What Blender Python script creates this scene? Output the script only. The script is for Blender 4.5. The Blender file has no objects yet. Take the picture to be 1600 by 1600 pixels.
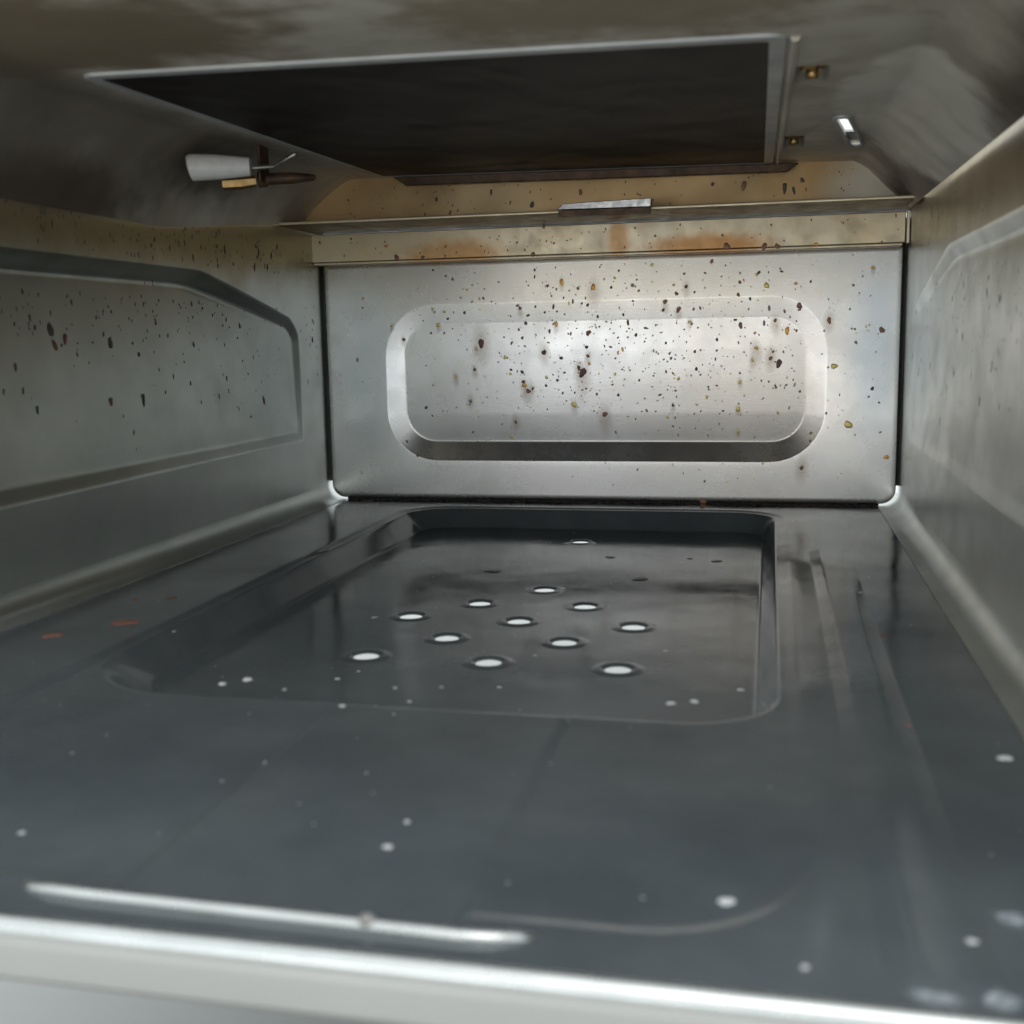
import bpy, bmesh, math, random
from mathutils import Vector, Matrix, noise
from mathutils.bvhtree import BVHTree

# ------------------------------------------------------------------ camera, light, exposure
scene = bpy.context.scene
col = scene.collection
cam_data = bpy.data.cameras.new('camera')
cam = bpy.data.objects.new('camera', cam_data)
col.objects.link(cam)
scene.camera = cam
cam_data.sensor_width = 36.0
cam_data.lens = 36.0 * 1780.95 / 1600.0
cam_data.clip_start = 0.005
cam_data.clip_end = 50.0
right = Vector((0.9756254, 0.21869971, -0.01804187))
up = Vector((-0.01507198, 0.14880464, 0.98875175))
fwd = Vector((-0.21892443, 0.9643794, -0.14847382))
cam.matrix_world = Matrix(((right.x, up.x, -fwd.x, 0.10623), (right.y, up.y, -fwd.y, -0.72115),
                           (right.z, up.z, -fwd.z, 0.10397), (0, 0, 0, 1)))
cam_data.dof.use_dof = True
cam_data.dof.focus_distance = 0.70
cam_data.dof.aperture_fstop = 16.0

world = bpy.data.worlds.new('World')
scene.world = world
world.use_nodes = True
bgn = world.node_tree.nodes['Background']
bgn.inputs['Color'].default_value = (0.92, 0.98, 1.0, 1)
bgn.inputs['Strength'].default_value = 0.8


def area(name, loc, target, sx, sy, power, color):
    d = bpy.data.lights.new(name, 'AREA')
    d.shape = 'RECTANGLE'
    d.size, d.size_y, d.energy, d.color = sx, sy, power, color
    o = bpy.data.objects.new(name, d)
    col.objects.link(o)
    o.location = loc
    o.rotation_euler = (Vector(target) - Vector(loc)).to_track_quat('-Z', 'Y').to_euler()
    return o


# the room behind the camera: a window and the ceiling lamp; plus an added low fill for the panel's top bevel
area('window_light', (-0.42, -2.0, 0.10), (0, 0, 0.10), 0.45, 0.34, 0.28, (1.0, 0.96, 0.93))
area('low_fill_light', (-0.30, -2.0, -0.03), (0, 0, 0.05), 1.2, 0.22, 1.6, (0.93, 0.98, 1.0))
area('ceiling_lamp', (0.3, -1.5, 1.7), (0.05, -0.5, 0.0), 0.9, 0.9, 6.0, (1.0, 0.96, 0.9))

vs = scene.view_settings
vs.view_transform = 'Standard'
vs.look = 'None'
vs.exposure = 0.6
vs.gamma = 1.0
vs.use_curve_mapping = False
scene.render.engine = 'CYCLES'
scene.cycles.use_denoising = True
scene.cycles.max_bounces = 7
scene.cycles.glossy_bounces = 5
scene.cycles.diffuse_bounces = 4
scene.cycles.use_adaptive_sampling = True
scene.cycles.adaptive_threshold = 0.02

random.seed(11)

# ------------------------------------------------------------------ measured data (metres)
BACK = [(-0.1068, 0.15, 0.00074, 'd'), (-0.0983, 0.1459, 0.00074, 'd'), (-0.0939, 0.1439, 0.00111, 'b'), (-0.0227, 0.14, 0.00169, 'o'), (-0.0026, 
0.1364, 0.00193, 'o'), (-0.0123, 0.1359, 0.00109, 'b'), (-0.0179, 0.1346, 0.00073, 'd'), (-0.0399, 0.148, 0.00085, 'd'), (-0.0441, 0.1385, 0.00061, 
'd'), (-0.0261, 0.1357, 0.00097, 'g'), (-0.0293, 0.1316, 0.00073, 'd'), (-0.0684, 0.129, 0.00074, 'd'), (-0.0763, 0.131, 0.00086, 'o'), (-0.0887, 
0.1321, 0.00074, 'g'), (-0.155, 0.1333, 0.00088, 'o'), (-0.01, 0.1265, 0.00097, 'd'), (-0.0063, 0.1254, 0.00109, 'd'), (-0.0399, 0.1252, 0.00098, 
'd'), (-0.0499, 0.1245, 0.00122, 'b'), (-0.0339, 0.1215, 0.00085, 'd'), (-0.0211, 0.12, 0.00073, 'd'), (-0.026, 0.1219, 0.00073, 'd'), (-0.0001, 
0.1181, 0.00121, 'd'), (-0.0866, 0.1225, 0.00124, 'd'), (-0.1001, 0.1234, 0.00124, 'y'), (-0.1079, 0.1254, 0.001, 'y'), (-0.1147, 0.1179, 0.00062, 
'd'), (-0.1046, 0.1151, 0.00162, 'y'), (-0.0269, 0.1141, 0.00158, 'o'), (-0.0311, 0.1096, 0.0011, 'b'), (-0.0061, 0.1082, 0.00206, 'b'), (0.0009, 
0.1118, 0.00085, 'd'), (-0.0762, 0.1027, 0.00248, 'p'), (-0.035, 0.0962, 0.00184, 'p'), (-0.0074, 0.0992, 0.00134, 'p'), (-0.0066, 0.0936, 0.00134, 
'b'), (-0.0058, 0.0888, 0.00122, 'o'), (-0.0101, 0.0831, 0.00268, 'p'), (-0.0126, 0.0861, 0.00146, 'p'), (-0.0484, 0.0754, 0.00185, 'o'), (-0.0458, 
0.0718, 0.00161, 'b'), (-0.0429, 0.0733, 0.00111, 'd'), (-0.016, 0.0628, 0.00184, 'y'), (0.0038, 0.0565, 0.00208, 'b'), (-0.0547, 0.0516, 0.00124, 
'b'), (-0.1151, 0.0613, 0.00114, 'd'), (-0.0811, 0.0859, 0.00112, 'd'), (-0.094, 0.0813, 0.00113, 'y'), (-0.0846, 0.0653, 0.0015, 'g'), (-0.1284, 
0.1061, 0.00126, 'd'), (-0.1097, 0.1099, 0.00087, 'd'), (-0.0489, 0.1057, 0.00098, 'd'), (-0.0511, 0.111, 0.00086, 'd'), (-0.0609, 0.1064, 0.00074, 
'd'), (-0.0798, 0.0991, 0.00112, 'y'), (-0.0606, 0.0935, 0.00136, 'y'), (-0.0569, 0.0855, 0.00099, 'd'), (-0.0266, 0.0784, 0.0011, 'd'), (-0.0336, 
0.0803, 0.00123, 'y'), (-0.0013, 0.0694, 0.00085, 'd'), (-0.0155, 0.0704, 0.00086, 'd'), (-0.0838, 0.045, 0.00088, 'd'), (-0.0577, 0.0418, 0.00112, 
'y'), (-0.0448, 0.0344, 0.00124, 'y'), (-0.1605, 0.0181, 0.0009, 'y'), (-0.121, 0.0297, 0.00102, 'b'), (-0.136, 0.1148, 0.00113, 'y'), (-0.1606, 
0.0933, 0.00115, 'g'), (0.0422, 0.1263, 0.00178, 'b'), (0.0492, 0.131, 0.00142, 'b'), (0.0475, 0.1363, 0.00107, 'o'), (0.0551, 0.1351, 0.00118, 'd'), 
(0.0602, 0.1316, 0.00095, 'd'), (0.0875, 0.1368, 0.00117, 'b'), (0.0866, 0.1294, 0.00129, 'b'), (0.0975, 0.141, 0.00105, 'o'), (0.0898, 0.1379, 
0.00082, 'o'), (0.1035, 0.1344, 0.00198, 'y'), (0.1207, 0.1351, 0.00127, 'o'), (0.1294, 0.136, 0.00081, 'd'), (0.0765, 0.1405, 0.0007, 'd'), (0.165, 
0.143, 0.00137, 'o'), (0.0341, 0.1488, 0.00119, 'y'), (0.0135, 0.146, 0.00096, 'd'), (0.0087, 0.1359, 0.00096, 'd'), (0.0109, 0.1415, 0.00108, 'y'), 
(0.123, 0.1218, 0.00197, 'b'), (0.1406, 0.1127, 0.00162, 'b'), (0.0882, 0.1108, 0.00165, 'b'), (0.1089, 0.1134, 0.0014, 'b'), (0.0573, 0.1136, 
0.00131, 'y'), (0.1161, 0.1071, 0.00187, 'o'), (0.1216, 0.107, 0.00105, 'b'), (0.0979, 0.0969, 0.00153, 'o'), (0.0969, 0.1061, 0.00106, 'o'), (0.074, 
0.1025, 0.00095, 'd'), (0.0615, 0.0846, 0.00107, 'd'), (0.1115, 0.0873, 0.00223, 'p'), (0.1065, 0.0905, 0.00164, 'b'), (0.1079, 0.0945, 0.00117, 
'b'), (0.144, 0.0853, 0.00232, 'y'), (0.1532, 0.0499, 0.0028, 'y'), (0.1759, 0.0301, 0.00186, 'o'), (0.1666, 0.0716, 0.00116, 'd'), (0.1647, 0.0667, 
0.00081, 'd'), (0.1711, 0.1064, 0.00206, 'b'), (0.1564, 0.0993, 0.00115, 'g'), (0.0872, 0.0593, 0.00167, 'y'), (0.0873, 0.0453, 0.00119, 'y'), 
(0.047, 0.0621, 0.0012, 'b'), (0.0362, 0.0582, 0.0006, 'd'), (0.0125, 0.0687, 0.00097, 'd'), (0.0435, 0.0545, 0.00109, 'y'), (0.068, 0.0671, 0.00108, 
'y'), (0.0882, 0.0761, 0.00119, 'y'), (0.1114, 0.057, 0.00106, 'o'), (0.1261, 0.0233, 0.00166, 'b'), (0.1026, 0.0387, 0.00107, 'y'), (0.0672, 0.0144, 
0.00097, 'b'), (0.0662, 0.0016, 0.00242, 'b'), (0.024, 0.1062, 0.00108, 'd'), (0.0155, 0.0974, 0.00109, 'o'), (0.0126, 0.0954, 0.00097, 'o'), 
(0.0448, 0.0943, 0.00096, 'd'), (0.0458, 0.0914, 0.0012, 'b'), (0.0506, 0.0788, 0.00108, 'y'), (0.0427, 0.0831, 0.00096, 'g'), (0.0258, 0.0779, 
0.00097, 'd'), (0.0605, 0.0953, 0.00095, 'd'), (0.02, 0.0843, 0.00072, 'd'), (0.0109, 0.0919, 0.00073, 'd'), (0.131, 0.0861, 0.00093, 'd'), (0.1401, 
0.0569, 0.00094, 'd'), (0.1313, 0.0446, 0.00094, 'd'), (0.1308, 0.0399, 0.00082, 'b'), (0.1243, 0.0701, 0.00082, 'd'), (0.1202, 0.0772, 0.0007, 'd'), 
(0.11, 0.0727, 0.00094, 'b'), (0.1056, 0.0763, 0.00071, 'b'), (0.0956, 0.0895, 0.00118, 'y'), (0.0881, 0.0817, 0.00083, 'd'), (0.0504, 0.1213, 
0.00166, 'b'), (0.041, 0.1212, 0.00107, 'd')]
LEFT = [(-0.2831, 0.1118, 0.0021), (-0.2738, 0.1077, 0.00156), (-0.2815, 0.1052, 0.00173), (-0.2389, 0.1059, 0.00187), (-0.2466, 0.0788, 0.00145), 
(-0.2206, 0.0784, 0.00162), (-0.3006, 0.0786, 0.00102), (-0.3104, 0.0967, 0.00109), (-0.3202, 0.0874, 0.0008), (-0.296, 0.1168, 0.00084), (-0.2936, 
0.113, 0.00084), (-0.2878, 0.1268, 0.00056), (-0.2647, 0.1241, 0.00079), (-0.2572, 0.1284, 0.0005), (-0.3038, 0.1204, 0.00046), (-0.1, 0.1486, 
0.00129), (-0.0937, 0.1576, 0.00104), (-0.1365, 0.1558, 0.0011), (-0.1724, 0.1493, 0.00081), (-0.1739, 0.085, 0.00082), (-0.0902, 0.0713, 0.00173), 
(-0.1113, 0.1152, 0.00115), (-0.1395, 0.1206, 0.00086), (-0.1337, 0.0861, 0.00087), (-0.1895, 0.1273, 0.00056), (-0.1958, 0.1177, 0.00056), (-0.1951, 
0.1095, 0.00067), (-0.1877, 0.1095, 0.00079), (-0.1968, 0.1218, 0.00056), (-0.1585, 0.1259, 0.00083), (-0.019, 0.107, 0.00131), (-0.0159, 0.1181, 
0.00088), (-0.0376, 0.1126, 0.00057), (-0.049, 0.1109, 0.0007), (-0.1649, 0.0746, 0.00071), (-0.1447, 0.0767, 0.00074), (-0.1996, 0.0817, 0.00067), 
(-0.1329, 0.0792, 0.00062), (-0.2161, 0.1281, 0.00054), (-0.2056, 0.129, 0.00055), (-0.2005, 0.1356, 0.00066), (-0.1939, 0.137, 0.00078), (-0.193, 
0.1349, 0.00056), (-0.1759, 0.1271, 0.00069), (-0.1284, 0.1352, 0.00074), (-0.213, 0.1525, 0.00075), (-0.2258, 0.1536, 0.00063), (-0.2457, 0.152, 
0.00061), (-0.2971, 0.1524, 0.00073), (-0.3013, 0.1476, 0.00055), (-0.1804, 0.156, 0.00068), (-0.163, 0.1551, 0.00058), (-0.1454, 0.157, 0.00072), 
(0.0102, 0.1099, 0.00181)]
STRIP = [(0.0799, 0.1575, 0.00316), (0.1018, 0.1567, 0.00261), (0.1094, 0.1565, 0.00261), (0.1316, 0.1569, 0.00207), (-0.127, 0.1579, 0.00281), 
(-0.1095, 0.1573, 0.00223), (-0.0383, 0.1568, 0.00246), (-0.1333, 0.165, 0.00225), (-0.0078, 0.1685, 0.00081), (0.1685, 0.1569, 0.00102), (-0.0311, 
0.1733, 0.00217), (0.0773, 0.164, 0.00132), (-0.095, 0.1577, 0.00111), (0.0273, 0.1659, 0.0008)]
BAFFLE = [(-0.0843, 0.1813, 0.00102), (-0.0928, 0.1896, 0.00102), (-0.0587, 0.1924, 0.00101), (-0.0336, 0.184, 0.0015), (-0.0044, 0.1899, 0.00148), 
(-0.035, 0.1792, 0.00075), (0.052, 0.1767, 0.00073), (0.09, 0.189, 0.00191), (0.1128, 0.1868, 0.00166), (0.1179, 0.1854, 0.00118), (0.1223, 0.1909, 
0.00118), (0.0723, 0.191, 0.00096), (0.0664, 0.1754, 0.00169), (0.1306, 0.178, 0.00094), (-0.0557, 0.174, 0.00076), (0.0216, 0.1875, 0.00049), 
(-0.0831, 0.1776, 0.00076), (-0.0469, 0.1858, 0.00075)]
CHIPS = [(-0.054, -0.3987, -0.0025, 0.00203, 'w'), (-0.0598, -0.4044, -0.0025, 0.00161, 'w'), (-0.0399, -0.3584, -0.012, 0.00112, 'w'), (-0.0124, 
-0.4238, -0.0017, 0.00111, 'w'), (0.0983, -0.3484, -0.012, 0.00149, 'w'), (0.0862, -0.3978, -0.0025, 0.00149, 'w'), (0.0796, -0.4007, -0.0025, 
0.00149, 'w'), (0.0696, -0.3042, -0.012, 0.00096, 'w'), (-0.0028, -0.4047, -0.0017, 0.00077, 'w'), (0.0055, -0.4167, -0.0017, 0.00074, 'w'), (0.0184, 
-0.3586, -0.012, 0.00087, 'w'), (-0.1201, -0.3376, -0.012, 0.00098, 'w'), (-0.0379, -0.4067, -0.0025, 0.00079, 'w'), (-0.1071, -0.349, 0.0, 0.00071, 
'w'), (0.0307, -0.4971, -0.0017, 0.00084, 'w'), (0.0306, -0.5097, -0.0017, 0.00119, 'w'), (0.0998, -0.517, -0.0025, 0.0018, 'w'), (0.1642, -0.4326, 
-0.0, 0.00205, 'w'), (0.1134, -0.5389, 0.0, 0.00085, 'w'), (0.1389, -0.2443, 0.0, 0.00105, 'w'), (0.1433, -0.2521, 0.0, 0.00103, 'w'), (0.1462, 
-0.3158, 0.0, 0.00156, 'r'), (0.1722, -0.2724, 0.0, 0.00097, 'w'), (-0.0523, -0.5141, -0.0025, 0.00084, 'w'), (-0.0172, -0.4654, -0.0025, 0.00065, 
'w'), (-0.0572, -0.2706, -0.012, 0.00164, 'w'), (0.1414, -0.527, 0.0, 0.00109, 'w'), (-0.1494, -0.3611, 0.0, 0.00353, 'r'), (-0.1332, -0.3393, 0.0, 
0.0049, 'r'), (-0.1372, -0.2967, 0.0, 0.00242, 'r'), (-0.1503, -0.3022, 0.0, 0.0016, 'r'), (0.144, -0.4111, 0.0, 0.00103, 'r'), (0.046, -0.1767, 
-0.012, 0.00405, 'k'), (0.0239, -0.1229, -0.012, 0.00275, 'k'), (-0.0299, -0.1681, -0.012, 0.00391, 'k'), (0.0663, -0.1212, -0.012, 0.0017, 'k'), 
(0.0806, -0.1264, -0.012, 0.00301, 'k'), (0.1433, -0.2166, 0.0, 0.00305, 'k'), (0.1372, -0.0168, 0.0, 0.00309, 'k'), (-0.154, -0.0079, 0.0, 0.00384, 
'k'), (-0.0358, -0.3483, -0.012, 0.00069, 'w'), (0.0109, -0.4018, -0.0017, 0.00058, 'w'), (0.0225, -0.3179, -0.012, 0.00095, 'w')]
RIGHT = [(-0.189, 0.1244, 0.00093), (-0.163, 0.1191, 0.00087), (-0.0504, 0.1161, 0.00119), (-0.2669, 0.0918, 0.00107), (-0.2477, 0.077, 0.00131), (-0.1513, 0.0626, 0.00147), (-0.2864, 0.0775, 0.00094), (-0.1979, 0.1019, 0.00123), (-0.166, 0.079, 0.0011), (-0.3037, 0.1116, 0.00073), (-0.226, 0.0865, 0.00078), (-0.0412, 0.091, 0.00108), (-0.2774, 0.0968, 0.00078), (-0.1813, 0.1289, 0.00074), (-0.2971, 0.1053, 0.00066)]
HOLES = [(0.0007, -0.0784), (0.0046, -0.2072), (-0.0188, -0.2385), (0.0286, -0.2378), (-0.0423, -0.2661), (0.0055, -0.2681),
         (0.0537, -0.2705), (-0.0171, -0.2987), (0.0301, -0.2983), (-0.04, -0.3286), (0.0075, -0.3297), (0.0551, -0.3312)]


# ------------------------------------------------------------------ materials
def mat(name):
    m = bpy.data.materials.new(name)
    m.use_nodes = True
    nt = m.node_tree
    return m, nt, nt.nodes['Principled BSDF']


def N(nt, kind, **kw):
    n = nt.nodes.new(kind)
    for k, v in kw.items():
        if hasattr(n, k):
            setattr(n, k, v)
        else:
            n.inputs[k].default_value = v
    return n


def coords(nt, scale=(1, 1, 1)):
    tc = N(nt, 'ShaderNodeTexCoord')
    mp = N(nt, 'ShaderNodeMapping')
    mp.inputs['Scale'].default_value = scale
    nt.links.new(tc.outputs['Object'], mp.inputs['Vector'])
    return mp.outputs['Vector']


def noise_tex(nt, vec, scale, detail=4, rough=0.55, dist=0.0):
    n = N(nt, 'ShaderNodeTexNoise')
    n.inputs['Scale'].default_value = scale
    n.inputs['Detail'].default_value = detail
    n.inputs['Roughness'].default_value = rough
    n.inputs['Distortion'].default_value = dist
    nt.links.new(vec, n.inputs['Vector'])
    return n.outputs['Fac']


def ramp(nt, fac, stops):
    r = N(nt, 'ShaderNodeValToRGB')
    el = r.color_ramp.elements
    while len(el) < len(stops):
        el.new(0.5)
    for e, (p, c) in zip(el, stops):
        e.position = p
        e.color = (c, c, c, 1) if isinstance(c, (int, float)) else (*c, 1)
    nt.links.new(fac, r.inputs['Fac'])
    return r.outputs['Color']


def mixc(nt, fac, a, b, mode='MIX'):
    m = N(nt, 'ShaderNodeMix', data_type='RGBA', blend_type=mode)
    for sock, v in ((m.inputs[0], fac), (m.inputs[6], a), (m.inputs[7], b)):
        if hasattr(v, 'links'):
            nt.links.new(v, sock)
        elif isinstance(v, (int, float)):
            sock.default_value = v
        else:
            sock.default_value = (*v, 1)
    return m.outputs[2]


def bump(nt, bsdf, heights):
    prev = None
    for h, strength, distance in heights:
        b = N(nt, 'ShaderNodeBump')
        b.inputs['Strength'].default_value = strength
        b.inputs['Distance'].default_value = distance
        nt.links.new(h, b.inputs['Height'])
        if prev:
            nt.links.new(prev, b.inputs['Normal'])
        prev = b.outputs['Normal']
    nt.links.new(prev, bsdf.inputs['Normal'])


def blob_mask(nt, centre, radii, edge, wob, scale=40):
    """soft-edged stain or painted reflection: 1 inside, 0 outside, outline broken up by noise"""
    tc = N(nt, 'ShaderNodeTexCoord')
    mp = N(nt, 'ShaderNodeMapping')
    mp.vector_type = 'POINT'
    mp.inputs['Location'].default_value = [-c / r for c, r in zip(centre, radii)]
    mp.inputs['Scale'].default_value = [1.0 / r for r in radii]
    nt.links.new(tc.outputs['Object'], mp.inputs['Vector'])
    ln = N(nt, 'ShaderNodeVectorMath', operation='LENGTH')
    nt.links.new(mp.outputs['Vector'], ln.inputs[0])
    nz = noise_tex(nt, tc.outputs['Object'], scale, 3, 0.6)
    ma = N(nt, 'ShaderNodeMath', operation='MULTIPLY_ADD')
    nt.links.new(nz, ma.inputs[0])
    ma.inputs[1].default_value = wob
    nt.links.new(ln.outputs['Value'], ma.inputs[2])
    return ramp(nt, ma.outputs[0], [(max(0.0, 0.5 * (1 + wob * 0.5 - edge)), 1.0), (min(1.0, 0.5 * (1 + wob * 0.5 + edge)), 0.0)]) \
        if False else _rng(nt, ma.outputs[0], 1 + wob * 0.5 - edge, 1 + wob * 0.5 + edge)


def _rng(nt, v, a, b):
    r = N(nt, 'ShaderNodeMapRange', interpolation_type='SMOOTHSTEP')
    nt.links.new(v, r.inputs['Value'])
    r.inputs['From Min'].default_value = a
    r.inputs['From Max'].default_value = b
    r.inputs['To Min'].default_value = 1.0
    r.inputs['To Max'].default_value = 0.0
    return r.outputs['Result']


def sheet_metal(name, c1, c2, rough, metallic=0.9, stains_and_reflections=(), grain=(900, 900, 120), warp=0.25, blotch=22, rvar=0.12, speck=None, gstr=0.06):
    m, nt, b = mat(name)
    v = coords(nt)
    base = mixc(nt, ramp(nt, noise_tex(nt, v, blotch, 3, 0.6), [(0.3, 0.0), (0.7, 1.0)]), c1, c2)
    for (centre, radii, edge, wob, sc, colour, amount) in stains_and_reflections:
        k = blob_mask(nt, centre, radii, edge, wob, sc)
        f = N(nt, 'ShaderNodeMath', operation='MULTIPLY')
        nt.links.new(k, f.inputs[0])
        f.inputs[1].default_value = amount
        base = mixc(nt, f.outputs[0], base, colour)
    if speck:
        sc, thr, colour = speck
        base = mixc(nt, ramp(nt, noise_tex(nt, v, sc, 2, 0.5), [(thr, 0.0), (thr + 0.05, 0.8)]), base, colour)
    nt.links.new(base, b.inputs['Base Color'])
    b.inputs['Metallic'].default_value = metallic
    rr = ramp(nt, noise_tex(nt, v, blotch * 1.7, 3, 0.65), [(0.25, rough - rvar), (0.75, rough + rvar)])
    nt.links.new(rr, b.inputs['Roughness'])
    g = noise_tex(nt, coords(nt, grain), 1.0, 1, 0.5)
    w = noise_tex(nt, v, 9.0, 1, 0.4)
    bump(nt, b, [(w, warp, 0.02), (g, gstr, 0.0006)])
    return m


M = {}
M['back'] = sheet_metal('aluminised_steel', (0.43, 0.415, 0.405), (0.49, 0.48, 0.47), 0.27, 0.9, warp=0.015, rvar=0.04, gstr=0.018,
                        stains_and_reflections=[((0.10, 0.0, 0.07), (0.06, 0.1, 0.06), 0.9, 1.4, 60, (0.50, 0.43, 0.36), 0.6),
                                ((0.02, 0.0, 0.14), (0.12, 0.1, 0.02), 0.8, 1.2, 90, (0.46, 0.40, 0.31), 0.6),
                                ((-0.155, 0.0, 0.08), (0.018, 0.1, 0.045), 0.8, 0.8, 50, (0.34, 0.36, 0.37), 0.8),  # this and the next: dark reflections of the warped sheet, painted in
                                ((0.168, 0.0, 0.095), (0.012, 0.1, 0.045), 0.8, 0.8, 50, (0.33, 0.35, 0.37), 0.8)],
                        grain=(120, 900, 900))
M['wall'] = sheet_metal('sooty_wall_steel', (0.57, 0.60, 0.57), (0.67, 0.70, 0.67), 0.34, 0.9,
                        stains_and_reflections=[((-0.185, -0.2, 0.172), (0.03, 0.5, 0.030), 0.5, 0.9, 30, (0.30, 0.24, 0.11), 0.85),
                                ((0.185, -0.2, 0.172), (0.03, 0.5, 0.022), 0.5, 0.9, 30, (0.34, 0.27, 0.16), 0.7)],
                        grain=(500, 500, 140), warp=0.012, blotch=26, gstr=0.006, rvar=0.06)
M['strip'] = sheet_metal('heat_tinted_strip', (0.76, 0.66, 0.49), (0.70, 0.56, 0.36), 0.42, 0.6,
                         stains_and_reflections=[((0.07, -0.012, 0.158), (0.035, 0.1, 0.007), 0.5, 0.9, 160, (0.55, 0.24, 0.06), 0.8),
                                 ((-0.09, -0.012, 0.158), (0.03, 0.1, 0.009), 0.5, 0.9, 140, (0.58, 0.28, 0.08), 0.75),
                                 ((0.015, -0.012, 0.164), (0.006, 0.1, 0.012), 0.4, 0.7, 160, (0.55, 0.26, 0.08), 0.7)],
                         warp=0.1, blotch=45)
M['ledge'] = sheet_metal('smoked_steel', (0.30, 0.245, 0.16), (0.20, 0.155, 0.09), 0.45, 0.6, warp=0.1, blotch=50)
M['baffle'] = sheet_metal('heat_browned_steel', (0.82, 0.57, 0.30), (0.68, 0.43, 0.19), 0.42, 0.5, warp=0.25, blotch=28,
                          stains_and_reflections=[((-0.06, -0.07, 0.19), (0.035, 0.1, 0.014), 0.6, 0.8, 60, (0.88, 0.66, 0.38), 0.7),
                                  ((0.165, -0.07, 0.18), (0.03, 0.1, 0.03), 0.5, 0.6, 60, (0.55, 0.51, 0.43), 0.9)])
M['hood'] = sheet_metal('scorched_hood_steel', (0.60, 0.525, 0.42), (0.86, 0.79, 0.68), 0.55, 0.25,
                        stains_and_reflections=[((0.182, -0.24, 0.18), (0.040, 0.20, 0.05), 0.3, 0.8, 25, (0.36, 0.30, 0.23), 0.75),
                                ((0.162, -0.225, 0.185), (0.032, 0.105, 0.05), 0.10, 1.0, 26, (0.93, 0.87, 0.76), 0.95),
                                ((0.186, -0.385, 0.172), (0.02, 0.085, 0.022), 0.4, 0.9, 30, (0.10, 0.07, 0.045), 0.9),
                                ((0.176, -0.10, 0.178), (0.012, 0.05, 0.02), 0.4, 0.9, 50, (0.24, 0.19, 0.15), 0.8),
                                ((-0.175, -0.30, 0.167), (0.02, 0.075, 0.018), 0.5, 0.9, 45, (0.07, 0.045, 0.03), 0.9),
                                ((-0.148, -0.25, 0.19), (0.026, 0.15, 0.03), 0.5, 1.1, 30, (0.25, 0.205, 0.16), 0.85),
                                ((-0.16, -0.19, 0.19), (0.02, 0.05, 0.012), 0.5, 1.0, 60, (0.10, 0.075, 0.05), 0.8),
                                ((-0.10, -0.41, 0.19), (0.07, 0.05, 0.05), 0.35, 1.8, 42, (0.24, 0.17, 0.10), 0.85),
                                ((0.07, -0.40, 0.19), (0.06, 0.035, 0.05), 0.35, 1.9, 55, (0.34, 0.25, 0.15), 0.75),
                                ((-0.155, -0.37, 0.19), (0.03, 0.05, 0.03), 0.5, 1.4, 50, (0.20, 0.17, 0.13), 0.7)],
                        warp=0.10, blotch=20)
M['frame'] = sheet_metal('burner_frame_steel', (0.62, 0.62, 0.61), (0.50, 0.50, 0.49), 0.45, 0.3, warp=0.1, blotch=60)
M['burnt'] = sheet_metal('burnt_brown_steel', (0.06, 0.035, 0.025), (0.16, 0.09, 0.05), 0.5, 0.4, warp=0.2, blotch=130)
M['black'] = sheet_metal('dark_backing', (0.012, 0.011, 0.010), (0.025, 0.02, 0.016), 0.7, 0.0, warp=0.0, blotch=90)
M['foil'] = sheet_metal('crinkled_bright_tab', (0.42, 0.41, 0.40), (0.30, 0.29, 0.28), 0.38, 1.0, warp=1.0, blotch=180)
M['lip'] = sheet_metal('polished_edge', (0.70, 0.72, 0.71), (0.60, 0.62, 0.61), 0.28, 0.9, warp=0.0, blotch=60, rvar=0.05)
M['brass'] = sheet_metal('tarnished_brass', (0.55, 0.36, 0.16), (0.36, 0.22, 0.09), 0.35, 0.9, warp=0.1, blotch=200)
M['wire'] = sheet_metal('electrode_wire', (0.5, 0.48, 0.45), (0.35, 0.33, 0.3), 0.35, 0.9, warp=0.0, blotch=200)

m, nt, b = mat('dark_glossy_enamel')
v = coords(nt)
dust = ramp(nt, noise_tex(nt, v, 16, 6, 0.65), [(0.38, 0.0), (0.75, 1.0)])
nt.links.new(mixc(nt, dust, (0.078, 0.092, 0.102), (0.118, 0.136, 0.146)), b.inputs['Base Color'])
nt.links.new(ramp(nt, noise_tex(nt, v, 24, 5, 0.65), [(0.3, 0.075), (0.78, 0.21)]), b.inputs['Roughness'])
b.inputs['IOR'].default_value = 1.6
bump(nt, b, [(noise_tex(nt, v, 14, 2, 0.4), 0.06, 0.02), (noise_tex(nt, v, 260, 3, 0.5), 0.02, 0.002)])
M['enamel'] = m

m, nt, b = mat('white_enamel')
v = coords(nt)
nt.links.new(mixc(nt, noise_tex(nt, v, 20, 4), (0.37, 0.37, 0.355), (0.42, 0.42, 0.40)), b.inputs['Base Color'])
b.inputs['Roughness'].default_value = 0.22
bump(nt, b, [(noise_tex(nt, v, 90, 3), 0.04, 0.003)])
M['white'] = m

m, nt, b = mat('pale_counter')
v = coords(nt)
nt.links.new(mixc(nt, noise_tex(nt, v, 12, 5), (0.50, 0.505, 0.49), (0.57, 0.57, 0.555)), b.inputs['Base Color'])
b.inputs['Roughness'].default_value = 0.45
M['counter'] = m

m, nt, b = mat('white_ceramic')
v = coords(nt)
nt.links.new(mixc(nt, ramp(nt, noise_tex(nt, v, 180, 4), [(0.45, 0.0), (0.8, 1.0)]), (0.92, 0.89, 0.87), (0.82, 0.75, 0.70)), b.inputs['Base Color'])
b.inputs['Roughness'].default_value = 0.35
M['ceramic'] = m

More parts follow.
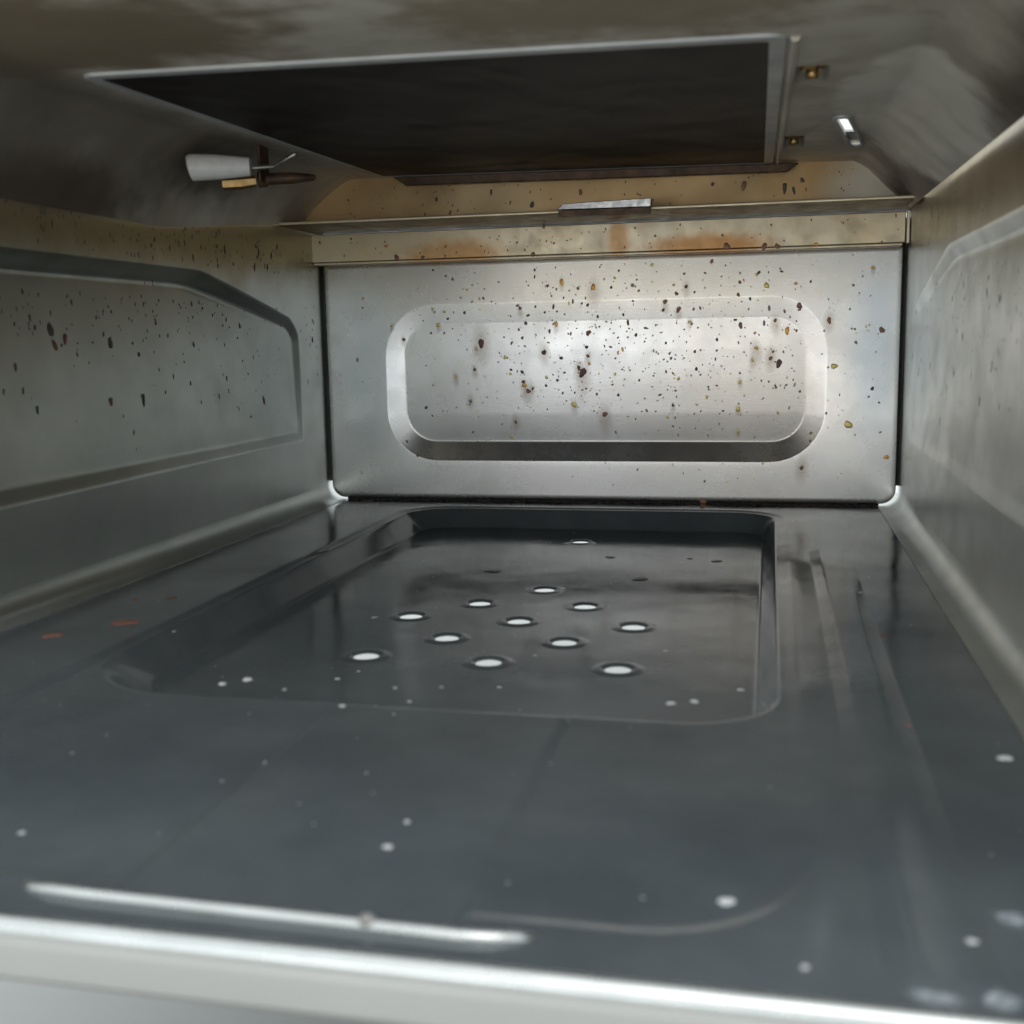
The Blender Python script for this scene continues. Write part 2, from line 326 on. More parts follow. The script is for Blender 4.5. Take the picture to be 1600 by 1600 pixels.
m, nt, b = mat('black_burner_mesh')
v = coords(nt)
wx = N(nt, 'ShaderNodeTexWave', wave_type='BANDS', bands_direction='X')
wy = N(nt, 'ShaderNodeTexWave', wave_type='BANDS', bands_direction='Y')
for w_ in (wx, wy):
    w_.inputs['Scale'].default_value = 210.0
    nt.links.new(v, w_.inputs['Vector'])
wm = N(nt, 'ShaderNodeMath', operation='MAXIMUM')
nt.links.new(wx.outputs['Fac'], wm.inputs[0])
nt.links.new(wy.outputs['Fac'], wm.inputs[1])
nt.links.new(mixc(nt, noise_tex(nt, v, 25, 5), (0.015, 0.0105, 0.0115), (0.026, 0.019, 0.020)), b.inputs['Base Color'])
b.inputs['Roughness'].default_value = 0.5
b.inputs['Specular IOR Level'].default_value = 0.14
bump(nt, b, [(noise_tex(nt, coords(nt, (1, 0.6, 1)), 26, 1, 0.4, 0.6), 0.22, 0.03), (wm.outputs[0], 0.25, 0.0005)])
M['mesh'] = m


def plain(name, c, rough, var=0.6, metallic=0.0):
    m, nt, b = mat(name)
    v = coords(nt)
    c2 = tuple(x * var for x in c)
    nt.links.new(mixc(nt, noise_tex(nt, v, 900, 4), c, c2), b.inputs['Base Color'])
    b.inputs['Roughness'].default_value = rough
    b.inputs['Metallic'].default_value = metallic
    return m


GREASE = {'d': plain('charred_grease', (0.14, 0.115, 0.10), 0.5, 0.6, 0.4), 'p': plain('dark_purple_grease', (0.16, 0.075, 0.075), 0.45, 0.6, 0.4),
          'b': plain('brown_grease', (0.28, 0.14, 0.085), 0.42, 0.6, 0.5), 'o': plain('orange_grease', (0.80, 0.40, 0.09), 0.4, 0.7, 0.6),
          'y': plain('yellow_grease', (0.75, 0.58, 0.20), 0.4, 0.7, 0.6), 'g': plain('grey_residue', (0.34, 0.325, 0.31), 0.5, 0.7, 0.5)}
CHIP = {'w': plain('pale_crumb', (0.72, 0.74, 0.75), 0.6, 0.85), 'r': plain('rusty_chip', (0.34, 0.17, 0.13), 0.6),
        'k': plain('dark_drip', (0.02, 0.015, 0.012), 0.3)}


# ------------------------------------------------------------------ mesh helpers
def link(name, mesh, parent=None, material=None, smooth=True, weighted=False):
    if material is not None and not mesh.materials:
        mesh.materials.append(material)
    for p in mesh.polygons:
        p.use_smooth = smooth
    o = bpy.data.objects.new(name, mesh)
    col.objects.link(o)
    if parent is not None:
        o.parent = parent
    if weighted:
        o.modifiers.new('normals', 'WEIGHTED_NORMAL').keep_sharp = True
    return o


def from_bm(name, bm, parent, material, smooth=True, weighted=False, recalc=True):
    if recalc:
        bmesh.ops.recalc_face_normals(bm, faces=bm.faces)
    me = bpy.data.meshes.new(name)
    bm.to_mesh(me)
    bm.free()
    return link(name, me, parent, material, smooth, weighted)


def rrect(x0, x1, y0, y1, radii, n=8):
    """rounded rectangle, radii per corner: (x0,y0) (x1,y0) (x1,y1) (x0,y1)"""
    out = []
    for (cx, cy, sx, sy, a0), r in zip(((x0, y0, 1, 1, math.pi), (x1, y0, -1, 1, 1.5 * math.pi), (x1, y1, -1, -1, 0.0),
                                        (x0, y1, 1, -1, 0.5 * math.pi)), radii):
        for k in range(n + 1):
            a = a0 + 0.5 * math.pi * k / n
            out.append((cx + sx * r + r * math.cos(a), cy + sy * r + r * math.sin(a)))
    return out


def bridge(bm, r0, r1):
    n = len(r0)
    for i in range(n):
        bm.faces.new((r0[i], r0[(i + 1) % n], r1[(i + 1) % n], r1[i]))


def box(bm, x0, x1, y0, y1, z0, z1, bevel=0.0):
    v = [bm.verts.new(p) for p in ((x0, y0, z0), (x1, y0, z0), (x1, y1, z0), (x0, y1, z0), (x0, y0, z1), (x1, y0, z1), (x1, y1, z1), (x0, y1, z1))]
    f = [bm.faces.new([v[i] for i in q]) for q in ((0, 3, 2, 1), (4, 5, 6, 7), (0, 1, 5, 4), (1, 2, 6, 5), (2, 3, 7, 6), (3, 0, 4, 7))]
    if bevel:
        es = list({e for q in f for e in q.edges})
        bmesh.ops.bevel(bm, geom=es, offset=bevel, segments=2, affect='EDGES', profile=0.5)
    return v


def box_obj(name, parent, material, dims, bevel=0.0):
    bm = bmesh.new()
    box(bm, *dims, bevel=bevel)
    return from_bm(name, bm, parent, material, smooth=bevel > 0, weighted=bevel > 0)


def tube(bm, pts, radii, n=16, cap=True):
    rings = []
    pts = [Vector(p) for p in pts]
    for i, p in enumerate(pts):
        t = (pts[min(i + 1, len(pts) - 1)] - pts[max(i - 1, 0)]).normalized()
        a = t.orthogonal().normalized() if i == 0 else (rings_a - t * rings_a.dot(t)).normalized()
        rings_a = a
        c = t.cross(a)
        rings.append([bm.verts.new(p + radii[i] * (a * math.cos(2 * math.pi * k / n) + c * math.sin(2 * math.pi * k / n))) for k in range(n)])
    for r0, r1 in zip(rings, rings[1:]):
        bridge(bm, r0, r1)
    if cap:
        bm.faces.new(rings[0][::-1])
        bm.faces.new(rings[-1])


# ------------------------------------------------------------------ the counter and the oven
bm = bmesh.new()
box(bm, -1.6, 1.6, -1.7, 1.2, -0.19, -0.15)
counter = from_bm('counter', bm, None, M['counter'], smooth=False)
counter['kind'] = 'structure'

oven = bpy.data.objects.new('gas_oven', None)
oven.location = (0, 0, 0)
col.objects.link(oven)
oven['label'] = 'open gas oven interior with grease-spattered steel walls and dark glossy floor'
oven['category'] = 'oven'

WX = 0.184           # half width of the cavity
YF = -0.549          # front edge of the floor


def ceil_z(x, y):
    return 0.198 - 0.014 * (x + 0.008) + 0.0264 * (y + 0.2024)


# ---- back panel with its pressed rounded rectangle
def ring_xz(bm, pts, y):
    return [bm.verts.new((p[0], y, p[1])) for p in pts]


bm = bmesh.new()
px0, px1, pz0, pz1 = -0.1820, 0.1820, 0.0014, 0.1556
outline = [(0.0, 0.0030), (0.0, 0.0008), (0.0008, 0.0), (0.0035, 0.0), (0.0060, 0.0)]
rings = []
for inset, y in outline:
    r = max(0.009 - inset, 0.003)
    rings.append(ring_xz(bm, rrect(px0 + inset, px1 - inset, pz0 + inset, pz1 - inset, (r, r, 0.001, 0.001)), y))
ex0, ex1, ez0, ez1 = -0.1412, 0.1402, 0.0262, 0.1285
def press_depth(z):
    """the pressing is deeper at its foot than at its head"""
    t = max(0.0, min(1.0, (z - 0.03) / 0.095))
    return 0.0012 + 0.0044 * (1 - t) ** 2


prof = [(-0.003, 0.0), (0.0, 0.0), (0.0005, 0.012), (0.0010, 0.05), (0.0016, 0.10), (0.0118, 0.90), (0.0124, 0.95), (0.0129, 0.988), (0.0134, 1.0), (0.0164, 1.0)]
for t, k in prof:
    r = max(0.034 - t * 1.1, 0.012)
    pts = rrect(ex0 + t, ex1 - t, ez0 + t, ez1 - t, (r, r, r, r))
    rings.append([bm.verts.new((p[0], k * press_depth(p[1]), p[1])) for p in pts])
for r0, r1 in zip(rings, rings[1:]):
    bridge(bm, r0, r1)
inner = rings[-1]
n_in = len(inner)
lo_pts, hi_pts = inner[:n_in // 2], inner[n_in // 2:][::-1]
# match the left half (x0 side) with the right half across horizontal strips
left_side = inner[3 * n_in // 4:] + inner[:n_in // 4]
right_side = (inner[n_in // 4:3 * n_in // 4])[::-1]
for k in range(len(left_side) - 1):
    bm.faces.new((left_side[k], left_side[k + 1], right_side[k + 1], right_side[k]))
back_panel = from_bm('back_panel', bm, oven, M['back'], weighted=True)
back_panel['label'] = 'bright steel back panel with a pressed rounded rectangle and baked-on splatter'

# dark frame behind the panel's side gaps; it stops short of the bottom corners, where daylight shows
bm = bmesh.new()
box(bm, -0.1865, -0.172, 0.006, 0.0075, 0.0120, 0.172)
box(bm, 0.172, 0.1865, 0.006, 0.0075, 0.0120, 0.172)
box(bm, -0.1718, 0.1718, 0.0062, 0.0077, 0.150, 0.172)
box(bm, -0.1725, 0.1725, 0.0035, 0.0045, -0.006, 0.006)
box(bm, -0.1780, 0.1780, 0.0048, 0.0056, 0.0045, 0.0125)
from_bm('backing_frame', bm, oven, M['black'], smooth=False)

# ---- side walls, each pressed outwards, with the cove that turns into the floor
def press_gain(y, z, s):
    t = max(0.0, min(1.0, (z - 0.05) / 0.09))
    k = max(0.0, min(1.0, (-0.04 - y) / 0.14))
    k = k * k * (3 - 2 * k)
    return (1.05 + 2.0 * t) * (0.25 + 0.75 * k) * (1.0 if s < 0 else 0.3)


def side_wall(s):
    bm = bmesh.new()
    y0, y1 = -0.556, 0.0072
    z0, z1 = 0.0099, 0.178
    press = [(-0.0400, 0.0425), (-0.0400, 0.1060), (-0.0415, 0.1115), (-0.0460, 0.1165), (-0.0540, 0.1215), (-0.1000, 0.1312),
             (-0.1560, 0.1425), (-0.1640, 0.1436), (-0.1740, 0.1440), (-0.530, 0.1440), (-0.5420, 0.1410), (-0.546, 0.130), (-0.546, 0.055), (-0.542, 0.0445), (-0.530, 0.0425), (-0.30, 0.0425)]
    n = len(press)

    def inset(d):
        out = []
        for i in range(n):
            p, a, c = Vector(press[i]), Vector(press[i - 1]), Vector(press[(i + 1) % n])
            e0, e1 = (p - a).normalized(), (c - p).normalized()
            n0, n1 = Vector((-e0.y, e0.x)), Vector((-e1.y, e1.x))
            nn = (n0 + n1).normalized()
            out.append(p + nn * d / max(0.5, nn.dot(n0)))
        return out
    loops = []
    for d, dep in ((0.0, 0.0), (0.0010, 0.0002), (0.0022, 0.0008), (0.0058, 0.0033), (0.0070, 0.0039), (0.0082, 0.0041), (0.010, 0.0041)):
        loops.append([bm.verts.new((s * (WX + dep * press_gain(p.x, p.y, s)), p.x, p.y)) for p in inset(d)])
    for r0, r1 in zip(loops, loops[1:]):
        bridge(bm, r0, r1)
    bm.faces.new(loops[-1])
    bmesh.ops.triangulate(bm, faces=[f for f in bm.faces if len(f.verts) > 4])
    rect = []
    for k in range(9):
        rect.append((y1, z0 + (z1 - z0) * k / 8))
    for k in range(1, 13):
        rect.append((y1 + (y0 - y1) * k / 12, z1))
    for k in range(1, 9):
        rect.append((y0, z1 + (z0 - z1) * k / 8))
    for k in range(1, 12):
        rect.append((y0 + (y1 - y0) * k / 12, z0))
    out = [bm.verts.new((s * WX, y, z)) for y, z in rect]
    e = [bm.edges.new((out[i], out[(i + 1) % len(out)])) for i in range(len(out))]
    e += [ed for ed in bm.edges if ed.verts[0] in loops[0] and ed.verts[1] in loops[0]]
    bmesh.ops.triangle_fill(bm, use_beauty=True, use_dissolve=False, edges=e)
    # cove: quarter bend from wall to floor, with its small hem
    rows = []
    R = 0.0095
    for k in range(9):
        a = 0.5 * math.pi * k / 8
        rows.append([bm.verts.new((s * (WX - R + R * math.cos(a)), y, z0 - R * math.sin(a))) for y in (y1, y0)])
    rows.insert(0, [bm.verts.new((s * WX, y, z0)) for y in (y1, y0)])
    rows.append([bm.verts.new((s * (WX - R - 0.003), y, z0 - R - 0.0002)) for y in (y1, y0)])
    for a, b_ in zip(rows, rows[1:]):
        bm.faces.new((a[0], a[1], b_[1], b_[0]))
    bmesh.ops.remove_doubles(bm, verts=bm.verts, dist=1e-5)
    bmesh.ops.recalc_face_normals(bm, faces=bm.faces)
    o = from_bm('side_wall', bm, oven, M['wall'], weighted=True)
    o['label'] = 'pressed steel left wall with dark grease drips' if s < 0 else 'pressed steel right wall with faint streaks'
    return o


wall_l = side_wall(-1)
wall_r = side_wall(1)

# ---- floor plate with its sunken pan, twelve drain holes
bm = bmesh.new()
def ring_xy(pts, z):
    return [bm.verts.new((p[0], p[1], z)) for p in pts]


rings = [ring_xy(rrect(-0.1815, 0.1815, YF, 0.0034, (0.001,) * 4), 0.0)]
qx0, qx1, qy0, qy1 = -0.1195, 0.1170, -0.5340, -0.0225
for t, z in ((-0.003, 0.0), (0.0, 0.0), (0.0012, -0.0001), (0.0028, -0.0004), (0.0044, -0.0007), (0.0060, -0.0008)):
    r = 0.034 - t
    rings.append(ring_xy(rrect(qx0 + t, qx1 - t, qy0 + t, qy1 - t, (r,) * 4), z))
for k, z in ((0.0, -0.0008), (0.06, -0.0009), (0.14, -0.0016), (0.25, -0.0031), (0.80, -0.0106), (0.90, -0.0116), (1.0, -0.012), (1.15, -0.012)):
    r = 0.028 - 0.010 * k
    rings.append(ring_xy(rrect(qx0 + 0.0062 + 0.0105 * k, qx1 - 0.0062 - 0.0080 * k, -0.4180 + 0.026 * k, qy1 - 0.0062 - 0.0075 * k, (r + 0.014, r, r, r)), z))
for r0, r1 in zip(rings, rings[1:]):
    bridge(bm, r0, r1)
edges = [e for e in bm.edges if e.verts[0] in rings[-1] and e.verts[1] in rings[-1]]
hole_rings = []
for hx, hy in HOLES:
    n = 24
    def circ(r, z):
        return [bm.verts.new((hx + r * math.cos(2 * math.pi * k / n), hy + r * math.sin(2 * math.pi * k / n), z)) for k in range(n)]
    a0, a, b_, c, d = circ(0.0105, -0.012), circ(0.0086, -0.012), circ(0.0068, -0.0114), circ(0.0050, -0.0120), circ(0.0049, -0.0125)
    edges += [bm.edges.new((a0[k], a0[(k + 1) % n])) for k in range(n)]
    hole_rings.append((a0, a, b_, c, d))
bmesh.ops.triangle_fill(bm, use_beauty=True, use_dissolve=False, edges=edges)
for a0, a, b_, c, d in hole_rings:
    bridge(bm, a0, a)
    bridge(bm, a, b_)
    bridge(bm, b_, c)
    bridge(bm, c, d)
floor = from_bm('floor_plate', bm, oven, M['enamel'], weighted=True)
floor['label'] = 'dark glossy enamel floor plate with a sunken pan and round drain holes'

# shallow pressed plateau and ribs in the front part of the floor
def pressed(x0, x1, y0, y1, z, h, w, r):
    bm = bmesh.new()
    rg = []
    for t, dz in ((-0.0004, -0.0004), (0.0, 0.0), (0.3 * w, 0.12 * h), (0.7 * w, 0.88 * h), (w, h), (1.3 * w, h)):
        rr = max(r - t, 0.0004)
        rg.append([bm.verts.new((p[0], p[1], z + dz)) for p in rrect(x0 + t, x1 - t, y0 + t, y1 - t, (rr,) * 4, 5)])
    for a_, c_ in zip(rg, rg[1:]):
        bridge(bm, a_, c_)
    bm.faces.new(rg[-1])
    return from_bm('pressed_rib', bm, floor, M['enamel'], weighted=True)


pressed(-0.0175, 0.0540, -0.5412, -0.4195, -0.0008, 0.0017, 0.0030, 0.003)
pressed(0.1260, 0.1450, -0.5455, -0.1500, 0.0, 0.0010, 0.0055, 0.007)

# raised stiffening bead near the front edge, with a drop sitting on it
bm = bmesh.new()
pts = [(-0.0355, -0.5362, -0.0006), (-0.0325, -0.5378, 0.0001), (-0.0280, -0.5388, 0.0004)]
pts += [(-0.02 + 0.016 * k, -0.5393 - 0.0003 * k, 0.0004) for k in range(5)]
pts += [(0.0545, -0.5408, 0.0004), (0.0600, -0.5402, 0.0003), (0.0645, -0.5388, 0.0), (0.0675, -0.5372, -0.0007)]
tube(bm, pts, [0.0009, 0.0013] + [0.0015] * (len(pts) - 4) + [0.0013, 0.0008], 14)
from_bm('stiffening_bead', bm, floor, M['lip'])
bm = bmesh.new()
bmesh.ops.create_uvsphere(bm, u_segments=20, v_segments=10, radius=1.0)
bmesh.ops.scale(bm, verts=bm.verts, vec=(0.0021, 0.0014, 0.0022))
bmesh.ops.translate(bm, verts=bm.verts, vec=(0.0372, -0.5404, 0.0007))
from_bm('drip', bm, floor, GREASE['g'])

# ---- front edge: bright rolled lip and the short white face under it
bm = bmesh.new()
prof = [(YF - 0.0036, -0.0012), (YF - 0.0042, -0.0020), (YF - 0.0045, -0.0034), (YF - 0.0045, -0.0085), (YF - 0.0040, -0.0098), (YF + 0.004, -0.0104)]
rows = [[bm.verts.new((x, y, z)) for x in (-0.22, 0.22)] for y, z in prof]
for a, b_ in zip(rows, rows[1:]):
    bm.faces.new((a[0], a[1], b_[1], b_[0]))
front = from_bm('front_panel', bm, oven, M['white'], weighted=True)
bm = bmesh.new()
tube(bm, [(-0.22, YF - 0.0018, -0.0006), (0.22, YF - 0.0018, -0.0006)], [0.0021, 0.0021], 24)
from_bm('rolled_lip', bm, front, M['lip'], weighted=True)
for fx in (-0.17, 0.17):
    for fy in (-0.50, -0.09):
        bm = bmesh.new()
        tube(bm, [(fx, fy, -0.15), (fx, fy, -0.145), (fx, fy, -0.004)], [0.012, 0.011, 0.009], 16)
        from_bm('foot', bm, oven, M['white'])

# ---- header strip above the back panel, ledge over it, heat-browned baffle above the ledge
bm = bmesh.new()
box(bm, -0.1850, 0.1815, -0.0125, -0.0105, 0.1562, 0.1738, bevel=0.0006)
strip = from_bm('header_strip', bm, oven, M['strip'], weighted=True)
strip['label'] = 'cream heat-tinted steel strip with rust drips above the back panel'
box_obj('strip_hem', strip, M['strip'], (-0.1838, 0.1800, -0.0122, 0.001, 0.1545, 0.1560), bevel=0.0003)
box_obj('strip_end', strip, M['strip'], (-0.1868, -0.1853, -0.0150, -0.0106, 0.1555, 0.1742), bevel=0.0004)
box_obj('strip_end', strip, M['strip'], (0.1818, 0.1836, -0.0150, -0.0106, 0.1555, 0.1742), bevel=0.0004)
ledge = box_obj('ledge', oven, M['ledge'], (-0.1862, 0.1862, -0.0690, 0.008, 0.1748, 0.1760), bevel=0.0004)
box_obj('ledge_lip', ledge, M['strip'], (-0.1862, 0.1862, -0.0704, -0.0691, 0.1745, 0.1763), bevel=0.0005)
ledge['label'] = 'thin folded steel ledge along the foot of the browned baffle'

bm = bmesh.new()
gx, gz = 48, 8
grid = []
for i in range(gx + 1):
    x = -0.186 + 0.372 * i / gx
    colv = []
    for k in range(gz + 1):
        t = k / gz
        z = 0.1755 + (0.206 - 0.1755) * t
        y = -0.0360 + 0.002 * t + 0.0012 * noise.noise((x * 30, z * 30, 1.0))
        colv.append(bm.verts.new((x, y, z)))
    grid.append(colv)
for i in range(gx):
    for k in range(gz):
        bm.faces.new((grid[i][k], grid[i + 1][k], grid[i + 1][k + 1], grid[i][k + 1]))
baffle = from_bm('rear_baffle', bm, oven, M['baffle'])
baffle['label'] = 'yellow-brown heat-stained steel baffle behind the burner'

# ---- small bright tab on the ledge
bm = bmesh.new()
v = [bm.verts.new(p) for p in ((-0.0115, -0.0770, 0.1758), (0.0410, -0.0770, 0.1754), (0.0410, -0.0700, 0.1754), (-0.0115, -0.0700, 0.1758),
                               (-0.0075, -0.0774, 0.1790), (0.0415, -0.0774, 0.1800), (0.0415, -0.0690, 0.1800), (-0.0075, -0.0690, 0.1790))]
for q in ((0, 3, 2, 1), (4, 5, 6, 7), (0, 1, 5, 4), (1, 2, 6, 5), (2, 3, 7, 6), (3, 0, 4, 7)):
    bm.faces.new([v[i] for i in q])
bmesh.ops.bevel(bm, geom=list(bm.edges), offset=0.0003, segments=1, affect='EDGES')
tab = from_bm('bracket_tab', bm, oven, M['foil'], smooth=False)
tab['label'] = 'small shiny bracket tab in the middle of the ledge'
box_obj('tab_underside', tab, M['burnt'], (-0.0105, 0.0405, -0.0765, -0.0706, 0.1722, 0.1752))

# ---- hood: tilted ceiling sheet with openings, sides rolling down to the walls
HX0, HX1, HY0, HY1 = -0.146, 0.150, -0.455, -0.033
bm = bmesh.new()
def cv(x, y, dz=0.0):
    return bm.verts.new((x, y, ceil_z(x, y) + dz))


nseg = 40
outer = [cv(HX0, HY0 + (HY1 - HY0) * k / nseg) for k in range(nseg + 1)] + [cv(HX1, HY1 + (HY0 - HY1) * k / nseg) for k in range(nseg + 1)]
edges = [bm.edges.new((outer[i], outer[(i + 1) % len(outer)])) for i in range(len(outer))]
pockets = []
for x0, x1, y0, y1 in ((0.1132, 0.1246, -0.3080, -0.2790), (0.1108, 0.1212, -0.1420, -0.1020)):
    p = rrect(x0, x1, y0, y1, (0.002,) * 4, 4)
    a = [cv(*q) for q in p]
    edges += [bm.edges.new((a[i], a[(i + 1) % len(a)])) for i in range(len(a))]
    pockets.append((a, p))
sl0, sl1, sw = Vector((0.1345, -0.195)), Vector((0.1465, -0.108)), 0.0032
ax = (sl1 - sl0).normalized()
px_ = Vector((-ax.y, ax.x))
slot = []
for c, s0 in ((sl0, math.pi * 0.5), (sl1, -math.pi * 0.5)):
    for k in range(9):
        a = s0 + math.pi * k / 8
        slot.append(c + ax * (math.cos(a) * sw) + px_ * (math.sin(a) * sw))
sv = [cv(*q) for q in slot]
edges += [bm.edges.new((sv[i], sv[(i + 1) % len(sv)])) for i in range(len(sv))]
bmesh.ops.triangle_fill(bm, use_beauty=True, use_dissolve=False, edges=edges)
for a, p in pockets:                               # blind pockets, 9 mm deep
    b_ = [cv(q[0], q[1], 0.009) for q in p]
    bridge(bm, a, b_)
    bm.faces.new(b_)
b_ = [cv(q.x, q.y, 0.003) for q in slot]           # through slot
bridge(bm, sv, b_)
# hood sides
def hood_side(s, prof, hem):
    rows = []
    for k in range(nseg + 1):
        y = HY0 + (HY1 - HY0) * k / nseg
        row = []
        for j, (x, dz) in enumerate(prof):
            zt = ceil_z(HX0 if s < 0 else HX1, y)
            zb = hem(y)
            z = zt + (zb - zt) * dz
            if 0 < j < len(prof) - 1:
                d = noise.noise((x * 25, y * 14, z * 25 + s)) * 0.0022
                x2, z = x - s * d, z + d
            else:
                x2 = x
            row.append(bm.verts.new((x2, y, z)))
        rows.append(row)
    for r0, r1 in zip(rows, rows[1:]):
        for j in range(len(prof) - 1):
            bm.faces.new((r0[j], r0[j + 1], r1[j + 1], r1[j]))


def sstep(a, b, t):
    t = max(0.0, min(1.0, (t - a) / (b - a)))
    return t * t * (3 - 2 * t)


hood_side(-1, [(HX0, 0.0), (-0.1500, 0.03), (-0.1545, 0.11), (-0.1600, 0.24), (-0.1660, 0.40), (-0.1715, 0.58), (-0.1760, 0.76), (-0.1790, 0.90), (-0.1800, 1.0)],
          lambda y: 0.1610 + 0.0150 * max(0.0, min(1.0, (y + 0.21) / 0.15)))
hood_side(1, [(HX1, 0.0), (0.1535, 0.05), (0.1575, 0.16), (0.1625, 0.34), (0.1680, 0.56), (0.1735, 0.76), (0.1790, 0.92), (0.1815, 1.0)],
          lambda y: 0.1680 + 0.0055 * max(0.0, min(1.0, (y + 0.45) / 0.40)))
bmesh.ops.remove_doubles(bm, verts=bm.verts, dist=1e-5)
hood = from_bm('hood', bm, oven, M['hood'], weighted=True)
hood['label'] = 'scorched grey steel hood forming the oven ceiling'
# rim round the light slot
bm = bmesh.new()
rim = [(q.x, q.y, ceil_z(q.x, q.y) - 0.0004) for q in slot]
rim = [rim[-1]] + rim + [rim[0]]
tube(bm, rim, [0.0010] * len(rim), 8)
from_bm('slot_rim', bm, hood, M['frame'])
bm = bmesh.new()
q0, q1 = sl0.lerp(sl1, 0.62), sl1
pts = [q0 + px_ * sw * 1.1, q0 - px_ * sw * 1.1, q1 - px_ * sw * 1.1, q1 + px_ * sw * 1.1]
lo = [cv(p.x, p.y, 0.0012) for p in pts]
hi = [cv(p.x, p.y, 0.0022) for p in pts]
bridge(bm, lo, hi)
bm.faces.new(lo)
bm.faces.new(hi)
from_bm('slot_light_block', bm, hood, M['frame'], smooth=False)  # added to block the light through one end of the slot

# ---- burner: frame, buckled black mesh, scorched rear flange, two nuts
BC, BW, BL, BYAW = (-0.0082, -0.2024), 0.2224, 0.3055, 0.0106
def bpt(u, v, dz):
    x = BC[0] + u * math.cos(BYAW) - v * math.sin(BYAW)
    y = BC[1] + u * math.sin(BYAW) + v * math.cos(BYAW)
    return (x, y, ceil_z(x, y) + dz)


burner = bpy.data.objects.new('burner', None)
col.objects.link(burner)
burner.parent = oven
burner['label'] = 'flat infrared burner with black mesh set in the oven ceiling'
bm = bmesh.new()
rings = []
for off, dz, r in ((-0.0002, 0.0006, 0.003), (-0.0002, -0.0008, 0.003), (0.0003, -0.0012, 0.003), (0.0046, -0.0012, 0.005), (0.0051, -0.0009, 0.006), (0.0054, 0.0002, 0.006)):
    p = rrect(-BW / 2 - off, BW / 2 + off, -BL / 2 - off, BL / 2 + off, (r,) * 4, 4)
    rings.append([bm.verts.new(bpt(u, v, dz)) for u, v in p])
for r0, r1 in zip(rings, rings[1:]):
    bridge(bm, r0, r1)
from_bm('burner_frame', bm, burner, M['frame'], weighted=True)
bm = bmesh.new()
nx, ny = 60, 80
grid = []
for i in range(nx + 1):
    c = []
    for k in range(ny + 1):
        u, v = BW * (i / nx - 0.5), BL * (k / ny - 0.5)
        e = min(1.0, 8 * min(i / nx, 1 - i / nx)) * min(1.0, 8 * min(k / ny, 1 - k / ny))
        d = 0.0005 * e * (noise.noise((u * 22 + v * 9, v * 13, 3.3)) + 0.5 * noise.noise((u * 50, v * 40, 7.7)))
        c.append(bm.verts.new(bpt(u, v, -0.0009 + d)))
    grid.append(c)
for i in range(nx):
    for k in range(ny):
        bm.faces.new((grid[i][k], grid[i + 1][k], grid[i + 1][k + 1], grid[i][k + 1]))
from_bm('burner_mesh', bm, burner, M['mesh'])
# side rail to the right of the frame
bm = bmesh.new()
rows = []
for v in (-BL / 2, BL / 2 + 0.004):
    rows.append([bm.verts.new(bpt(BW / 2 + u, v, dz)) for u, dz in ((0.0060, -0.0002), (0.0064, -0.0012), (0.0074, -0.0017), (0.0086, -0.0012), (0.0090, -0.0001))])
for j in range(4):
    bm.faces.new((rows[0][j], rows[0][j + 1], rows[1][j + 1], rows[1][j]))
bm.faces.new(rows[0])
bm.faces.new(rows[1])
from_bm('side_rail', bm, burner, M['hood'], smooth=False)
bm = bmesh.new()
vb = BL / 2 + 0.0050
lo = [bpt(-BW / 2 + 0.012, vb, -0.0062), bpt(BW / 2 + 0.012, vb, -0.0056), bpt(BW / 2 + 0.019, vb, -0.0010), bpt(-BW / 2 + 0.004, vb, -0.0010)]
a = [bm.verts.new(p) for p in lo]
b_ = [bm.verts.new((p[0], p[1] + 0.004, p[2])) for p in lo]
bridge(bm, a, b_)
bm.faces.new(a)
bm.faces.new(b_)
bmesh.ops.bevel(bm, geom=list(bm.edges), offset=0.0004, segments=1, affect='EDGES')
from_bm('rear_flange', bm, burner, M['burnt'], smooth=False)
for cx, cy, r in ((0.1190, -0.2935, 0.0044), (0.1160, -0.1230, 0.0044)):
    bm = bmesh.new()
    z = ceil_z(cx, cy)
    tube(bm, [(cx, cy, z + 0.0092), (cx, cy, z + 0.0020), (cx, cy, z + 0.0012)], [r, r, r * 0.86], 6)
    nut = from_bm('nut', bm, burner, M['brass'], smooth=False)
    bm = bmesh.new()
    tube(bm, [(cx, cy, z + 0.003), (cx, cy, z - 0.0012), (cx, cy, z - 0.0016)], [r * 0.52, r * 0.52, r * 0.4], 12)
    from_bm('bolt_end', bm, nut, M['brass'])

# ---- igniter: white ceramic body, bent electrode wire, dark thermocouple tip and its brass nut
ign = bpy.data.objects.new('igniter', None)
col.objects.link(ign)
ign.parent = oven
bm = bmesh.new()
box(bm, -0.1296, -0.1282, -0.2080, -0.1975, 0.1800, 0.1970, bevel=0.0004)
from_bm('igniter_bracket', bm, ign, M['burnt'], weighted=True)
ign['label'] = 'white ceramic spark igniter with a bent wire beside the burner'
bm = bmesh.new()
pa = [(-0.1535, -0.2282, 0.1848), (-0.1530, -0.2281, 0.1849), (-0.1522, -0.2278, 0.1849), (-0.1430, -0.2245, 0.1850), (-0.1285, -0.2190, 0.1852), (-0.1279, -0.2188, 0.1852)]
tube(bm, pa, [0.0054, 0.0059, 0.0060, 0.0056, 0.0042, 0.0037], 28)
from_bm('ceramic_body', bm, ign, M['ceramic'], weighted=True)
bm = bmesh.new()
tube(bm, [(-0.1290, -0.2190, 0.1846), (-0.1265, -0.2188, 0.1846), (-0.1170, -0.2175, 0.1850), (-0.1155, -0.2180, 0.1856), (-0.1020, -0.2270, 0.1885)], [0.0009] * 5, 10)
from_bm('electrode_wire', bm, ign, M['wire'])
bm = bmesh.new()
